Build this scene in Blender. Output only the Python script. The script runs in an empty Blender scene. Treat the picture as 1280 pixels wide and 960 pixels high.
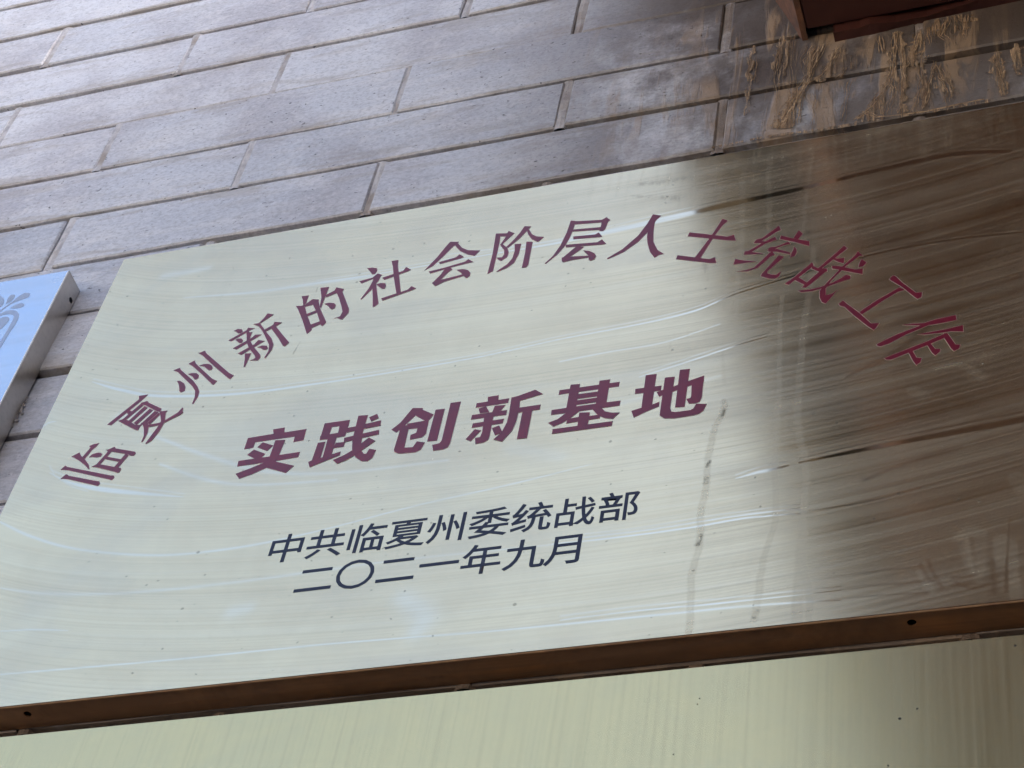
import bpy, bmesh, math, random
import numpy as np
from mathutils import Vector, Matrix
from mathutils.geometry import tessellate_polygon
R = math.radians
rnd = random.Random(7)
S = bpy.context.scene
COL = S.collection

# ------------------------------------------------------------ camera
cam = bpy.data.objects.new('camera', bpy.data.cameras.new('camera')); COL.objects.link(cam)
bx_, by_, bz_ = (0.9475957, 0.2881782, 0.1378974), (0.1383674, -0.7592691, 0.6358970), (0.2879529, -0.5834927, -0.7593546)
cam.matrix_world = Matrix(((bx_[0], by_[0], bz_[0], 0.3206), (bx_[1], by_[1], bz_[1], -0.645), (bx_[2], by_[2], bz_[2], 1.55), (0, 0, 0, 1)))
cam.data.sensor_width = 36; cam.data.lens = 70.56; cam.data.clip_start = 0.01; cam.data.clip_end = 2000
S.camera = cam

# ------------------------------------------------------------ light
SUN_EL, SUN_AZ = 42, 82           # sun stands behind the wall (towards +Y)
w = bpy.data.worlds.new('World'); S.world = w; w.use_nodes = True
nt = w.node_tree
sky = nt.nodes.new('ShaderNodeTexSky'); sky.sky_type = 'NISHITA'; sky.sun_disc = False
sky.sun_elevation = R(SUN_EL); sky.sun_rotation = R(SUN_AZ); sky.air_density = 1.0; sky.dust_density = 6.0; sky.ozone_density = 1.0
bg = nt.nodes['Background']; bg.inputs[1].default_value = 0.15
nt.links.new(sky.outputs[0], bg.inputs[0])
sl = bpy.data.lights.new('sun', 'SUN'); sl.energy = 4.0; sl.angle = R(0.5); sl.color = (1, .95, .87)
sun = bpy.data.objects.new('sun', sl); COL.objects.link(sun)
d = Vector((math.sin(R(SUN_AZ)) * math.cos(R(SUN_EL)), math.cos(R(SUN_AZ)) * math.cos(R(SUN_EL)), math.sin(R(SUN_EL))))
sun.rotation_euler = d.to_track_quat('Z', 'Y').to_euler(); sun.location = (2, 3, 12)
S.view_settings.view_transform = 'Standard'; S.view_settings.look = 'None'
S.view_settings.exposure = 1.97; S.view_settings.gamma = 1; S.view_settings.use_curve_mapping = False

GLYPHS = [
(0,[[-2729,-141,-2706,-108,-2691,-122,-2358,-260,-2341,-262,-2331,-277,-2330,-288,-2339,-304,-2363,-291,-2669,-157,-2704,-147],[-2699,-226,-2674,-190,-2660,-197,-2651,-207,-2440,-292,-2421,-298,-2409,-320,-2417,-339,-2437,-329,-2643,-238,-2681,-228],[-2693,-32,-2649,-4,-2638,-23,-2616,-50,-2583,-83,-2544,-133,-2526,-173,-2532,-174,-2565,-136,-2623,-82,-2673,-44],[-2615,-54,-2586,27,-2601,43,-2575,55,-2538,58,-2550,26,-2567,3,-2592,-75],[-2568,-62,-2553,-39,-2521,-31,-2497,-37,-2482,-53,-2486,-72,-2512,-74,-2545,-64],[-2466,-20,-2418,1,-2406,-16,-2261,-73,-2252,-91,-2261,-109,-2288,-100,-2299,-89,-2428,-39,-2451,-36],[-2451,-34,-2425,-39,-2468,-148,-2494,-143,-2464,-70],[-2322,-78,-2295,-95,-2332,-198,-2360,-188],[-2446,-80,-2322,-131,-2323,-153,-2447,-101],[-2519,-156,-2485,-135,-2464,-145,-2352,-189,-2313,-204,-2307,-217,-2311,-242,-2323,-243,-2349,-228,-2452,-180,-2487,-164]]),
(0,[[-2541,226,-2393,429,-2405,463,-2341,463,-2373,407,-2510,213],[-2447,328,-2439,344,-2407,320,-2415,292,-2430,301],[-2370,389,-2328,399,-2315,381,-2204,302,-2203,274,-2224,279,-2331,360,-2363,373],[-2476,247,-2446,256,-2399,233,-2344,184,-2300,172,-2305,124,-2329,137,-2419,203],[-2451,249,-2368,378,-2343,360,-2422,243],[-2399,231,-2332,352,-2305,331,-2375,213],[-2357,202,-2287,318,-2260,299,-2332,179],[-2313,166,-2245,288,-2213,269,-2261,189,-2289,198,-2298,163],[-2306,190,-2272,206,-2250,168,-2241,139,-2231,90,-2234,37,-2240,9,-2248,10,-2248,67,-2268,131,-2287,169],[-2211,264,-2196,251,-2241,163,-2260,184],[-2249,164,-2176,167,-2152,168,-2150,148,-2222,141,-2242,143],[-2211,276,-2156,273,-2163,256,-2148,188,-2144,167,-2155,82,-2181,7,-2208,-14,-2215,-10,-2199,50,-2178,127,-2170,179,-2192,238],[-2154,176,-2079,238,-2060,282,-2052,270,-2051,249,-2042,235,-2053,216,-2148,158]]),
(0,[[-2235,669,-2196,684,-2182,661,-2065,535,-2016,468,-1988,413,-1984,364,-1995,301,-2005,306,-2005,368,-2019,427,-2054,480,-2151,590,-2196,643],[-2178,554,-2155,551,-2120,519,-2098,479,-2093,443,-2113,433,-2130,447,-2140,481,-2155,520],[-2121,608,-2092,611,-2059,602,-2038,579,-2033,553,-2043,538,-2058,544,-2082,578],[-2146,712,-2110,735,-2097,707,-2063,667,-1932,520,-1893,492,-1907,459,-1920,468,-2033,599,-2113,685],[-2065,675,-2032,684,-2001,678,-1975,658,-1961,633,-1962,612,-1980,613,-1996,627,-2025,658],[-2104,805,-2066,820,-2047,790,-1833,555,-1791,521,-1807,489,-1831,512,-1972,664,-2067,773]]),
(0,[[-1915,981,-1892,995,-1862,985,-1848,962,-1856,945,-1874,946,-1895,969],[-1927,890,-1824,967,-1820,990,-1770,973,-1797,961,-1903,875],[-1878,883,-1865,894,-1838,887,-1821,863,-1824,841,-1842,844,-1860,865],[-1873,799,-1766,879,-1750,905,-1705,896,-1725,877,-1843,781],[-1823,739,-1732,805,-1714,844,-1666,823,-1692,803,-1794,718],[-1827,961,-1814,969,-1796,938,-1779,938,-1779,890,-1776,860,-1793,849,-1810,912],[-1796,850,-1776,860,-1731,783,-1662,688,-1654,664,-1663,634,-1694,641,-1721,647,-1698,654,-1688,665,-1697,689,-1759,775],[-1773,726,-1729,718,-1731,689,-1736,592,-1746,592,-1758,667],[-1703,771,-1671,780,-1638,769,-1626,745,-1633,730,-1654,735,-1674,756],[-1755,1022,-1733,1065,-1719,1109,-1673,1087,-1693,1067,-1742,1019],[-1792,1019,-1747,1020,-1736,999,-1664,892,-1626,839,-1597,774,-1594,723,-1617,645,-1626,655,-1614,713,-1624,773,-1654,831,-1710,933,-1748,987],[-1701,938,-1648,978,-1648,1007,-1593,988,-1626,957,-1686,920],[-1655,946,-1626,957,-1563,865,-1492,768,-1512,736,-1529,748,-1581,836]]),
(0,[[-1522,1235,-1472,1232,-1471,1151,-1486,1132,-1503,1194],[-1537,1140,-1488,1131,-1468,1109,-1436,1026,-1377,900,-1366,861,-1385,829,-1394,835,-1455,978,-1515,1105],[-1492,1134,-1473,1141,-1436,1185,-1390,1169,-1386,1142,-1419,1123,-1477,1115],[-1428,1160,-1390,1158,-1361,1075,-1287,923,-1285,908,-1302,882,-1315,897,-1364,1016,-1416,1119],[-1450,1033,-1384,1058,-1373,1033,-1437,1007],[-1393,915,-1329,937,-1315,908,-1374,878],[-1408,1293,-1349,1287,-1352,1179,-1354,1070,-1367,1092,-1376,1185],[-1357,1202,-1300,1239,-1297,1269,-1238,1238,-1244,1209,-1288,1205,-1342,1180],[-1292,1233,-1247,1221,-1158,1018,-1152,979,-1180,916,-1197,927,-1220,944,-1247,941,-1203,954,-1195,997,-1211,1046,-1250,1146],[-1342,1114,-1308,1116,-1273,1102,-1258,1080,-1258,1050,-1276,1041,-1292,1058,-1312,1089]]),
(0,[[-1124,1424,-1088,1421,-1055,1406,-1047,1379,-1055,1346,-1072,1346,-1095,1383],[-1149,1296,-1065,1310,-1042,1342,-1035,1346,-1000,1320,-1034,1306,-1128,1268],[-1055,1311,-1009,1326,-1014,1270,-1026,1242,-1044,1185,-1092,1095,-1100,1102,-1067,1199,-1056,1269],[-1055,1249,-1028,1250,-1010,1177,-967,1023,-988,997,-999,999,-1020,1104],[-1024,1232,-996,1238,-964,1228,-953,1200,-955,1170,-973,1173,-998,1200],[-968,1458,-923,1457,-915,1399,-882,1274,-834,1087,-864,1095,-919,1283,-945,1391],[-997,1292,-866,1328,-853,1365,-814,1327,-834,1315,-977,1266],[-959,1073,-796,1119,-778,1150,-742,1118,-765,1107,-945,1047]]),
(0,[[-723,1293,-656,1424,-622,1513,-599,1562,-537,1545,-554,1518,-571,1503,-627,1401,-673,1327],[-565,1525,-544,1532,-508,1474,-462,1436,-422,1424,-380,1412,-407,1364,-455,1390,-512,1440,-544,1488],[-639,1359,-531,1381,-511,1407,-477,1370,-498,1360,-626,1337],[-690,1277,-598,1288,-462,1318,-444,1338,-404,1299,-440,1297,-553,1280,-674,1252],[-582,1284,-554,1289,-534,1256,-555,1235,-591,1169,-625,1154,-636,1161,-601,1224],[-646,1149,-620,1168,-586,1167,-455,1186,-445,1169,-567,1140,-617,1109],[-503,1245,-459,1241,-427,1221,-407,1189,-405,1158,-423,1140,-441,1160,-468,1205]]),
(0,[[-302,1567,-269,1558,-263,1469,-260,1168,-292,1148,-291,1199,-290,1352],[-302,1567,-226,1550,-220,1572,-178,1537,-196,1506,-277,1532],[-227,1522,-192,1517,-239,1439,-203,1391,-186,1340,-189,1294,-222,1261,-244,1282,-259,1305,-223,1299,-212,1324,-219,1372,-255,1436],[-211,1401,-171,1468,-141,1530,-121,1595,-76,1580,-95,1545,-133,1473,-198,1389],[-101,1551,-86,1551,-59,1492,-26,1461,24,1442,-8,1398,-52,1439,-84,1499],[-159,1418,-117,1410,-117,1306,-135,1219,-176,1177,-229,1153,-237,1159,-177,1215,-152,1269,-148,1345],[-84,1422,-44,1410,-39,1171,-50,1151,-76,1154,-76,1203,-77,1310]]),
(0,[[178,1571,210,1558,206,1479,193,1389,171,1303,133,1229,73,1154,66,1162,110,1227,144,1325,167,1450],[187,1559,380,1522,406,1542,433,1505,421,1489,200,1523],[381,1508,422,1496,410,1414,397,1400,376,1408,381,1445],[202,1470,383,1445,384,1417,200,1449],[215,1394,353,1377,373,1392,400,1344,390,1341,219,1366],[175,1320,377,1291,402,1312,433,1262,417,1258,181,1292],[252,1288,296,1265,280,1246,222,1190,209,1178,181,1178,171,1185,231,1263],[167,1191,213,1189,335,1166,344,1148,236,1149,184,1141,173,1154],[297,1229,335,1214,371,1180,384,1147,377,1119,355,1111,342,1124,335,1167]]),
(0,[[454,1108,541,1175,626,1288,675,1405,699,1489,753,1460,724,1422,710,1372,687,1317,632,1225,557,1148,497,1115,462,1100],[682,1318,718,1431,718,1308,727,1199,760,1108,802,1060,773,1057,748,1037,715,1105,693,1194,684,1256]]),
(0,[[992,974,1078,1168,1130,1312,1134,1320,1167,1291,1144,1263,1100,1170,1024,954],[942,1236,1037,1193,1174,1129,1211,1138,1226,1076,1176,1093,933,1199],[886,1024,985,978,1080,934,1112,945,1123,886,1091,894,880,987]]),
(0,[[1332,1021,1343,1052,1380,1059,1474,1154,1486,1109,1467,1102,1381,1033,1365,1014],[1359,1043,1403,1016,1398,994,1360,1016],[1283,952,1307,955,1386,1014,1454,1051,1466,1019,1396,996,1337,947,1308,929],[1283,954,1329,938,1400,899,1339,912,1280,922],[1232,895,1276,871,1364,835,1312,840,1224,845],[1488,1054,1528,1026,1568,1001,1654,951,1656,904,1573,966,1483,1021],[1561,1006,1591,1077,1614,1035,1589,989],[1415,937,1432,954,1462,949,1534,981,1548,955,1509,951,1467,937,1442,915],[1414,926,1467,930,1550,871,1547,855,1468,902,1425,912],[1566,929,1581,899,1585,866,1573,830,1546,823,1557,870,1565,896],[1426,898,1444,911,1461,874,1436,863,1403,818,1363,772,1312,757,1239,772,1294,770,1345,783,1385,837],[1485,864,1513,840,1489,809,1424,727,1425,706,1451,689,1477,682,1501,707,1492,661,1470,646,1436,656,1388,691,1391,708]]),
(0,[[1708,681,1787,776,1851,858,1870,828,1850,805,1723,667],[1787,769,1813,745,1854,741,1851,689,1822,711,1788,744],[1674,718,1710,681,1758,668,1761,640,1732,633,1674,687],[1527,586,1582,638,1675,746,1684,716,1664,689,1603,625,1549,570],[1721,654,1754,641,1664,537,1644,519,1623,527,1644,559],[1578,628,1603,625,1655,560,1645,539,1581,607],[1785,682,1814,678,1914,617,1957,613,1955,562,1897,597,1789,657],[1929,781,1958,731,1937,736,1864,661,1823,603,1783,545,1755,483,1757,422,1789,428,1823,453,1786,395,1758,348,1737,367,1724,410,1723,471,1751,519,1815,619,1851,672,1912,746],[1622,483,1603,502,1677,497,1726,504,1787,526,1840,557,1865,582,1887,566,1890,538,1857,529,1792,508,1735,489,1682,478],[1948,705,1977,666,1958,633,1932,631,1938,670]]),
(0,[[2099,482,2120,510,2134,499,2166,437,2240,325,2273,320,2267,279,2247,268,2231,291,2165,397,2114,461],[1938,230,2033,311,2153,394,2183,363,2145,356,2073,304,1954,206],[1828,329,1852,353,1873,318,1930,238,2002,117,2045,110,2029,72,2016,57,1986,95,1910,210,1861,294,1835,311]]),
(0,[[2165,65,2215,64,2277,54,2339,71,2441,82,2444,39,2377,33,2315,29,2269,34,2184,57],[2030,-67,2125,-14,2277,45,2300,30,2183,-22,2094,-76,2051,-90,2036,-81],[2241,-32,2299,-30,2375,-26,2475,-12,2475,-65,2413,-48,2367,-49,2279,-44],[2070,-191,2182,-146,2290,-103,2374,-63,2389,-89,2297,-132,2197,-174,2105,-211,2082,-206],[2375,-57,2394,-59,2432,-161,2457,-169,2448,-201,2423,-213,2409,-186,2377,-92],[2289,-130,2308,-126,2330,-174,2356,-180,2352,-203,2329,-228,2314,-201],[2195,-173,2216,-166,2234,-222,2261,-234,2253,-266,2233,-283,2219,-252]]),
(1,[[-1538,-96,-1380,-91,-1393,-50,-1321,-48,-1313,-92,-1177,-90,-1173,-187,-1234,-191,-1236,-143,-1479,-144,-1481,-191,-1536,-193],[-1430,-154,-1354,-196,-1383,-238,-1455,-191],[-1471,-208,-1388,-260,-1407,-297,-1440,-294,-1503,-247],[-1545,-290,-1349,-289,-1170,-286,-1171,-330,-1301,-336,-1541,-337],[-1354,-152,-1290,-160,-1297,-287,-1303,-348,-1348,-383,-1429,-424,-1499,-447,-1534,-400,-1452,-370,-1382,-339,-1354,-288,-1353,-219],[-1362,-331,-1304,-342,-1179,-400,-1216,-452,-1353,-382]]),
(1,[[-1072,-63,-1028,-64,-1019,-106,-1019,-167,-1026,-207,-1070,-206],[-1072,-63,-918,-64,-916,-114,-971,-107,-1019,-106,-1063,-104],[-972,-103,-916,-108,-918,-203,-967,-206,-968,-161],[-1075,-172,-1019,-167,-967,-165,-916,-172,-918,-203,-1016,-209,-1069,-206],[-1022,-182,-968,-193,-966,-345,-1001,-375,-1017,-366],[-962,-251,-905,-255,-907,-295,-970,-295],[-1075,-229,-1030,-228,-1029,-370,-1070,-387,-1078,-382],[-1098,-384,-1075,-376,-1026,-364,-915,-333,-914,-364,-1078,-432],[-872,-39,-814,-45,-814,-186,-802,-295,-789,-348,-769,-380,-753,-383,-743,-344,-700,-362,-709,-425,-733,-448,-769,-441,-814,-399,-848,-330,-864,-245,-868,-143],[-929,-134,-866,-131,-814,-122,-722,-109,-715,-155,-814,-164,-915,-175],[-919,-219,-871,-212,-717,-191,-711,-229,-807,-241,-913,-258],[-801,-67,-757,-47,-740,-86,-781,-106],[-947,-398,-883,-367,-845,-337,-766,-246,-720,-283,-818,-379,-863,-414,-914,-435]]),
(1,[[-546,-39,-481,-53,-510,-101,-548,-157,-575,-202,-606,-236,-641,-204,-597,-153],[-488,-51,-480,-69,-406,-124,-423,-164,-449,-168,-512,-114,-518,-54],[-554,-172,-427,-166,-425,-227,-482,-224,-544,-221],[-483,-221,-429,-169,-423,-283,-441,-308,-511,-315,-515,-274,-484,-262],[-593,-186,-538,-185,-532,-376,-481,-382,-466,-337,-416,-356,-430,-412,-457,-428,-554,-421,-585,-400,-591,-380,-588,-238],[-402,-85,-348,-87,-347,-354,-404,-350],[-321,-43,-261,-44,-265,-395,-273,-424,-300,-437,-354,-436,-368,-386,-328,-380,-318,-360]]),
(1,[[-104,-37,-42,-36,-31,-118,-93,-112],[-163,-79,25,-76,24,-114,-162,-118],[-144,-129,-103,-116,-75,-172,-129,-171],[-50,-124,12,-130,-8,-174,-58,-182],[-174,-177,27,-176,28,-216,-174,-215],[-157,-251,21,-248,17,-285,-158,-287],[-100,-180,-45,-185,-42,-372,-45,-408,-68,-425,-114,-428,-124,-377,-96,-376,-90,-338],[-138,-303,-99,-320,-146,-400,-178,-377],[-38,-314,1,-300,29,-361,-11,-378],[38,-75,76,-68,170,-35,219,-81,91,-112,43,-108],[38,-72,89,-83,98,-177,95,-288,82,-360,38,-440,-15,-411,24,-361,43,-284,44,-203],[91,-172,218,-171,218,-211,92,-213],[121,-207,176,-206,177,-437,121,-435]]),
(1,[[312,-69,651,-71,650,-110,312,-107],[371,-35,425,-40,426,-248,371,-242],[535,-37,594,-38,594,-252,535,-245],[421,-127,534,-128,537,-168,421,-167],[423,-179,538,-179,538,-217,423,-217],[288,-231,424,-230,535,-230,672,-233,670,-274,451,-274,290,-272],[375,-271,436,-256,456,-266,402,-323,364,-352,317,-373,282,-335,334,-315],[516,-266,571,-272,595,-307,634,-325,678,-332,644,-377,597,-360,556,-327],[450,-286,509,-296,509,-424,453,-418],[390,-325,456,-322,506,-326,571,-327,570,-357,386,-361],[315,-394,646,-396,643,-433,316,-432]]),
(1,[[794,-47,854,-49,851,-336,795,-325],[746,-152,890,-155,890,-197,748,-194],[741,-332,800,-316,850,-304,889,-289,891,-326,824,-355,760,-390],[868,-205,908,-191,980,-170,1039,-148,1119,-122,1121,-172,1034,-194,955,-220,884,-245],[1056,-158,1119,-122,1119,-301,1109,-336,1085,-343,1053,-339,1036,-296,1058,-294,1061,-277],[982,-44,1036,-47,1031,-359,980,-354],[904,-92,957,-96,953,-351,962,-384,985,-393,1065,-393,1082,-382,1092,-347,1149,-362,1134,-413,1112,-433,1084,-439,981,-442,928,-431,901,-401,901,-328]]),
]
MARKS = [
('c',1,[-1452,1354,10,-996,1344,10,-372,1353,10,86,1354,20,333,1376,39,627,1402,52,1110,1455,52,1585,1499,39,2051,1558,39,2464,1590,39,2785,1522,26]),
('c',1,[-2797,685,6,-2563,557,23,-2254,431,23,-1702,335,20,-1188,319,16,-790,319,13,-211,341,10,257,392,10,718,420,13,1034,467,16,1299,577,13,1940,722,13,2398,755,13,2822,720,13]),
('c',1.2,[-2795,-154,6,-2604,-279,20,-2365,-377,36,-2084,-462,26,-1823,-535,5]),
('c',0.5,[-2819,-86,6,-2740,-192,6,-2594,-308,6,-2469,-372,6]),
('c',0.8,[-3020,292,26,-2968,334,16,-2924,332,6]),
('c',0.9,[762,-52,10,1021,19,13,1280,97,13,1443,135,6]),
('c',0.6,[283,186,13,556,208,13,872,220,13,1179,310,10]),
('c',1.2,[1655,-913,13,1891,-887,26,2164,-858,32,2434,-835,39,2776,-804,46]),
('c',1,[1337,-970,6,1437,-948,20,1497,-941,26,1596,-925,13]),
('c',1,[426,-1284,6,715,-1293,10,1117,-1287,12,1393,-1267,12,1666,-1281,8]),
('c',1,[589,-1266,5,875,-1269,6,1273,-1247,8,1665,-1242,6]),
('c',0.5,[1666,-1270,10,1972,-1257,13,2236,-1205,13]),
('c',0.5,[-2514,-1768,13,-1581,-1797,13,-702,-1808,13,136,-1840,13,929,-1854,16,1461,-1861,16,1866,-1886,10]),
('c',0.9,[534,-1818,6,925,-1813,10,1308,-1823,10,1865,-1825,6]),
('c',0.5,[-2637,-1443,6,-2437,-1460,13,-2209,-1498,5]),
('c',0.45,[-2982,-536,13,-2711,-706,20,-2352,-868,20,-1822,-998,20,-1344,-1015,20,-895,-963,13,-373,-864,13,145,-792,13,568,-717,6]),
('c',0.3,[-2767,-1101,13,-2436,-1194,26,-1930,-1264,26,-1273,-1283,26,-385,-1266,20,468,-1291,13]),
('c',0.35,[-2259,103,26,-1758,-206,39,-1306,-427,39,-857,-511,26,-253,-529,20]),
('c',0.35,[-2058,-217,20,-1698,-420,32,-1379,-518,26,-891,-569,20]),
('c',0.4,[-2388,1439,13,-1865,1367,32,-1370,1350,39,-1044,1324,20]),
('c',0.35,[-591,1429,13,133,1382,26,527,1422,20]),
('c',0.3,[342,-290,32,779,-236,39,1207,-143,26]),
('c',0.3,[2260,-1900,13,2046,-1883,13,1683,-1868,13]),
('c',0.3,[1679,-1745,13,1974,-1729,20,2227,-1728,13]),
('c',0.3,[1719,-1823,13,2010,-1817,20,2297,-1830,13]),
('c',0.35,[2368,-1821,20,2473,-1823,20]),
('c',0.3,[2366,-1871,13,2478,-1878,13]),
('c',0.45,[2637,-1483,8,2622,-1648,10,2609,-1774,10,2600,-1947,20]),
('c',0.35,[2547,-1738,26,2549,-1939,39]),
('c',0.4,[1885,-293,32,2131,-153,58,2339,66,32]),
('c',0.3,[1971,-1100,26,2163,-1021,39,2430,-957,32]),
('c',0.3,[2264,-1693,20,2284,-1773,20,2324,-1880,20]),
('c',0.3,[2228,-1713,26,2261,-1820,26]),
('c',0.35,[2384,-1854,20,2453,-1899,20,2523,-1885,26]),
('c',0.28,[-309,-1549,143,-177,-1689,169,-200,-1792,117]),
('c',0.25,[-1260,-1503,104,-1174,-1488,91]),
('c',0.22,[103,-502,130,384,-620,104]),
('c',0.25,[-2478,292,91,-2206,273,91]),
('c',0.3,[-2617,1730,78,-2301,1736,65]),
('d',0.16,[1171,827,20,1185,672,32,1192,545,39,1212,438,39]),
('d',0.14,[1203,60,16,1228,-214,20]),
('d',0.42,[1244,-348,20,1240,-424,32,1205,-594,29,1187,-714,32,1189,-866,29,1182,-1070,32,1178,-1241,32,1177,-1463,32,1161,-1675,32,1172,-1986,32]),
('d',0.26,[1517,478,20,1520,-80,23,1530,-781,26,1545,-1249,29,1513,-1518,26,1485,-1751,32,1480,-1954,32]),
('d',0.26,[1675,883,26,1661,370,32,1634,-39,32,1636,-557,32,1679,-929,32,1687,-1218,32,1674,-1545,46,1676,-1997,46]),
('d',0.2,[1235,1824,26,1247,1399,32,1258,842,26,1267,324,20]),
('d',0.2,[1380,1867,20,1407,1435,26,1405,1034,20]),
('d',0.2,[1646,1871,20,1626,1371,20,1613,977,20]),
('d',0.3,[1675,-1598,32,1718,-1813,32,1730,-1990,26]),
('b',0.45,[2411,-1571,46,2455,-1537,52,2504,-1566,46]),
('b',0.3,[2424,-1615,39,2435,-1720,26,2454,-1784,20]),
('b',0.3,[2503,-1608,46,2490,-1755,46,2479,-1854,32]),
('b',0.5,[2433,-1564,26,2449,-1723,20,2460,-1801,13]),
('b',0.55,[2595,-1618,58,2582,-1744,39]),
('b',0.5,[2643,-1651,32,2639,-1854,32,2641,-1962,52]),
('b',0.4,[2322,-326,20,2450,-329,32,2555,-453,46]),
('b',0.35,[2208,-478,46,2267,-528,52]),
('b',0.45,[2679,-1214,58,2704,-1290,58]),
('b',0.3,[2565,1881,58,2618,1821,65]),
('b',0.3,[2768,1815,58,2796,1746,58]),
('b',0.35,[2227,-1764,26,2278,-1898,26]),
('s',1,[1185,-1344,20,1173,-1408,32]),
('s',0.8,[1245,-425,20,1239,-469,20]),
('s',0.8,[1194,-818,20,1188,-853,26]),
('s',0.7,[1186,-942,26,1184,-977,26]),
('s',0.9,[1485,-1900,20,1475,-1934,26]),
('s',0.8,[-1416,768,4,-1438,643,6]),
('s',0.7,[-1431,1307,4,-1430,1257,5]),
('s',0.3,[586,1846,39,740,1818,46,889,1825,46]),
('s',0.25,[547,1728,32,856,1612,52]),
('s',0.3,[1035,1135,39,1070,739,39])]
RUNS = [
[1658,27269,18,1609,27081,14,1571,26893,8,1552,26820,18,1504,26670,21,1434,26455,28,1403,26324,28],
[1621,27262,14,1573,27043,10,1562,26847,7,1521,26616,10,1504,26338,14],
[1572,27279,10,1523,27111,8,1545,26902,7,1477,26709,10,1420,26554,10],
[1754,27213,14,1715,27043,10,1655,26884,10,1584,26809,7],
[1810,26908,10,1760,26788,8],
[2122,27253,21,2110,27002,21,2103,26756,18,2077,26620,14,1991,26458,10,1941,26334,14,1877,26263,21],
[2162,27084,14,2169,26782,14,2182,26583,10,2155,26356,10,2134,26243,14],
[2092,26662,10,2106,26514,14,2075,26336,10,2065,26247,10],
[2017,27240,18,2038,27008,21],
[2277,27195,14,2248,27002,21,2210,26846,21,2169,26762,14],
[2459,27281,21,2418,27091,14,2476,26969,14,2548,26863,14],
[2577,27288,21,2559,27059,21,2585,26909,14],
[2329,27227,10,2335,27020,14,2311,26849,14],
[2371,26789,14,2341,26576,14,2313,26396,14,2281,26240,14],
[2375,26758,10,2406,26582,10,2436,26420,10,2417,26268,10],
[2397,26624,8,2452,26471,10,2462,26318,10],
[2269,26727,7,2276,26551,7,2244,26373,10,2222,26232,10],
[2741,26724,7,2756,26526,8,2755,26293,10],
[1822,26756,8,1805,26521,7,1783,26247,8],
[1616,26779,6,1611,26538,6,1597,26261,6],
[2221,26911,14,2349,26955,14,2525,26931,14],
[1941,26334,10,1991,26253,8,2065,26238,8,2309,26213,10,2503,26230,10,2648,26237,10],
[1448,27472,8,1436,27194,7,1463,26831,7,1460,26446,7],
[1350,27329,7,1337,26975,7,1368,26572,7,1352,26313,7],
[1200,27279,7,1206,26920,7]]
SHEETS = [
[1605,27267,104,1557,27049,91,1541,26864,52,1494,26674,104,1449,26450,143,1413,26312,169],
[1755,27171,91,1746,27032,143,1707,26895,143,1615,26818,65],
[1851,27014,91,1842,26878,91],
[2122,27253,91,2130,26944,117,2138,26695,143,2116,26416,169,2085,26241,182],
[2329,27227,169,2315,27028,221,2281,26860,169,2219,26764,117],
[2511,27314,221,2490,27115,234,2524,26891,195],
[2066,26527,65,1991,26383,91,1917,26259,117],
[2370,26759,91,2325,26534,104,2291,26265,104],
[2417,26646,65,2440,26400,78],
[1399,27469,117,1370,27218,104,1362,26866,78],
[1154,27454,52,1163,27036,39,1171,26541,39],
[2743,26772,65,2754,26480,78,2767,26242,65],
[2869,26825,65,2868,26440,78],
[1867,26238,32,2016,26236,46,2261,26210,46,2503,26212,46,2694,26212,32],
[955,26235,20,1314,26251,26,1618,26227,32,1892,26212,32]]
MOTIF = [
[-3812,1653,-3782,1695,-3746,1741,-3712,1794,-3682,1816,-3642,1802,-3629,1781,-3633,1755,-3663,1743,-3704,1731,-3749,1709,-3785,1663,-3803,1629],
[-3791,1719,-3801,1777,-3796,1815,-3776,1821,-3755,1808,-3749,1770,-3760,1739],
[-3738,1660,-3711,1688,-3669,1698,-3637,1683,-3631,1658,-3656,1642,-3695,1646],
[-3905,1836,-3871,1828,-3831,1785,-3813,1736,-3820,1693,-3858,1714],
[-3810,1609,-3759,1634,-3714,1634,-3672,1613,-3638,1572,-3624,1526,-3622,1450,-3633,1378,-3638,1274,-3641,1201,-3660,1175,-3686,1243,-3668,1312,-3662,1417,-3661,1513,-3670,1558,-3693,1580,-3729,1594,-3766,1593,-3799,1579],
[-3802,1547,-3749,1567,-3716,1559,-3694,1532,-3693,1499,-3716,1440,-3748,1405]]


# ------------------------------------------------------------ helpers
def link(o, parent=None):
    COL.objects.link(o)
    if parent: o.parent = parent
    return o
def obj(name, me, mat=None, parent=None, kind=None):
    o = bpy.data.objects.new(name, me)
    if mat and not me.materials: me.materials.append(mat)
    if kind: o['kind'] = kind
    return link(o, parent)
def thing(name, label, cat, group=None):
    o = bpy.data.objects.new(name, None); o.empty_display_size = .1
    o['label'] = label; o['category'] = cat
    if group: o['group'] = group
    return link(o)
def mesh(name, v, f):
    me = bpy.data.meshes.new(name); me.from_pydata([tuple(p) for p in v], [], f); me.update(); return me
def add_box(bm, x0, x1, y0, y1, z0, z1):
    vs = [bm.verts.new(p) for p in ((x0,y0,z0),(x1,y0,z0),(x1,y1,z0),(x0,y1,z0),(x0,y0,z1),(x1,y0,z1),(x1,y1,z1),(x0,y1,z1))]
    for q in ((0,1,5,4),(1,2,6,5),(2,3,7,6),(3,0,4,7),(4,5,6,7),(3,2,1,0)): bm.faces.new([vs[i] for i in q])
    return vs
def box_mesh(name, *b, bevel=0.0, seg=1):
    bm = bmesh.new(); add_box(bm, *b)
    if bevel: bmesh.ops.bevel(bm, geom=bm.edges[:], offset=bevel, segments=seg, affect='EDGES', profile=.5)
    me = bpy.data.meshes.new(name); bm.to_mesh(me); bm.free(); return me
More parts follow.
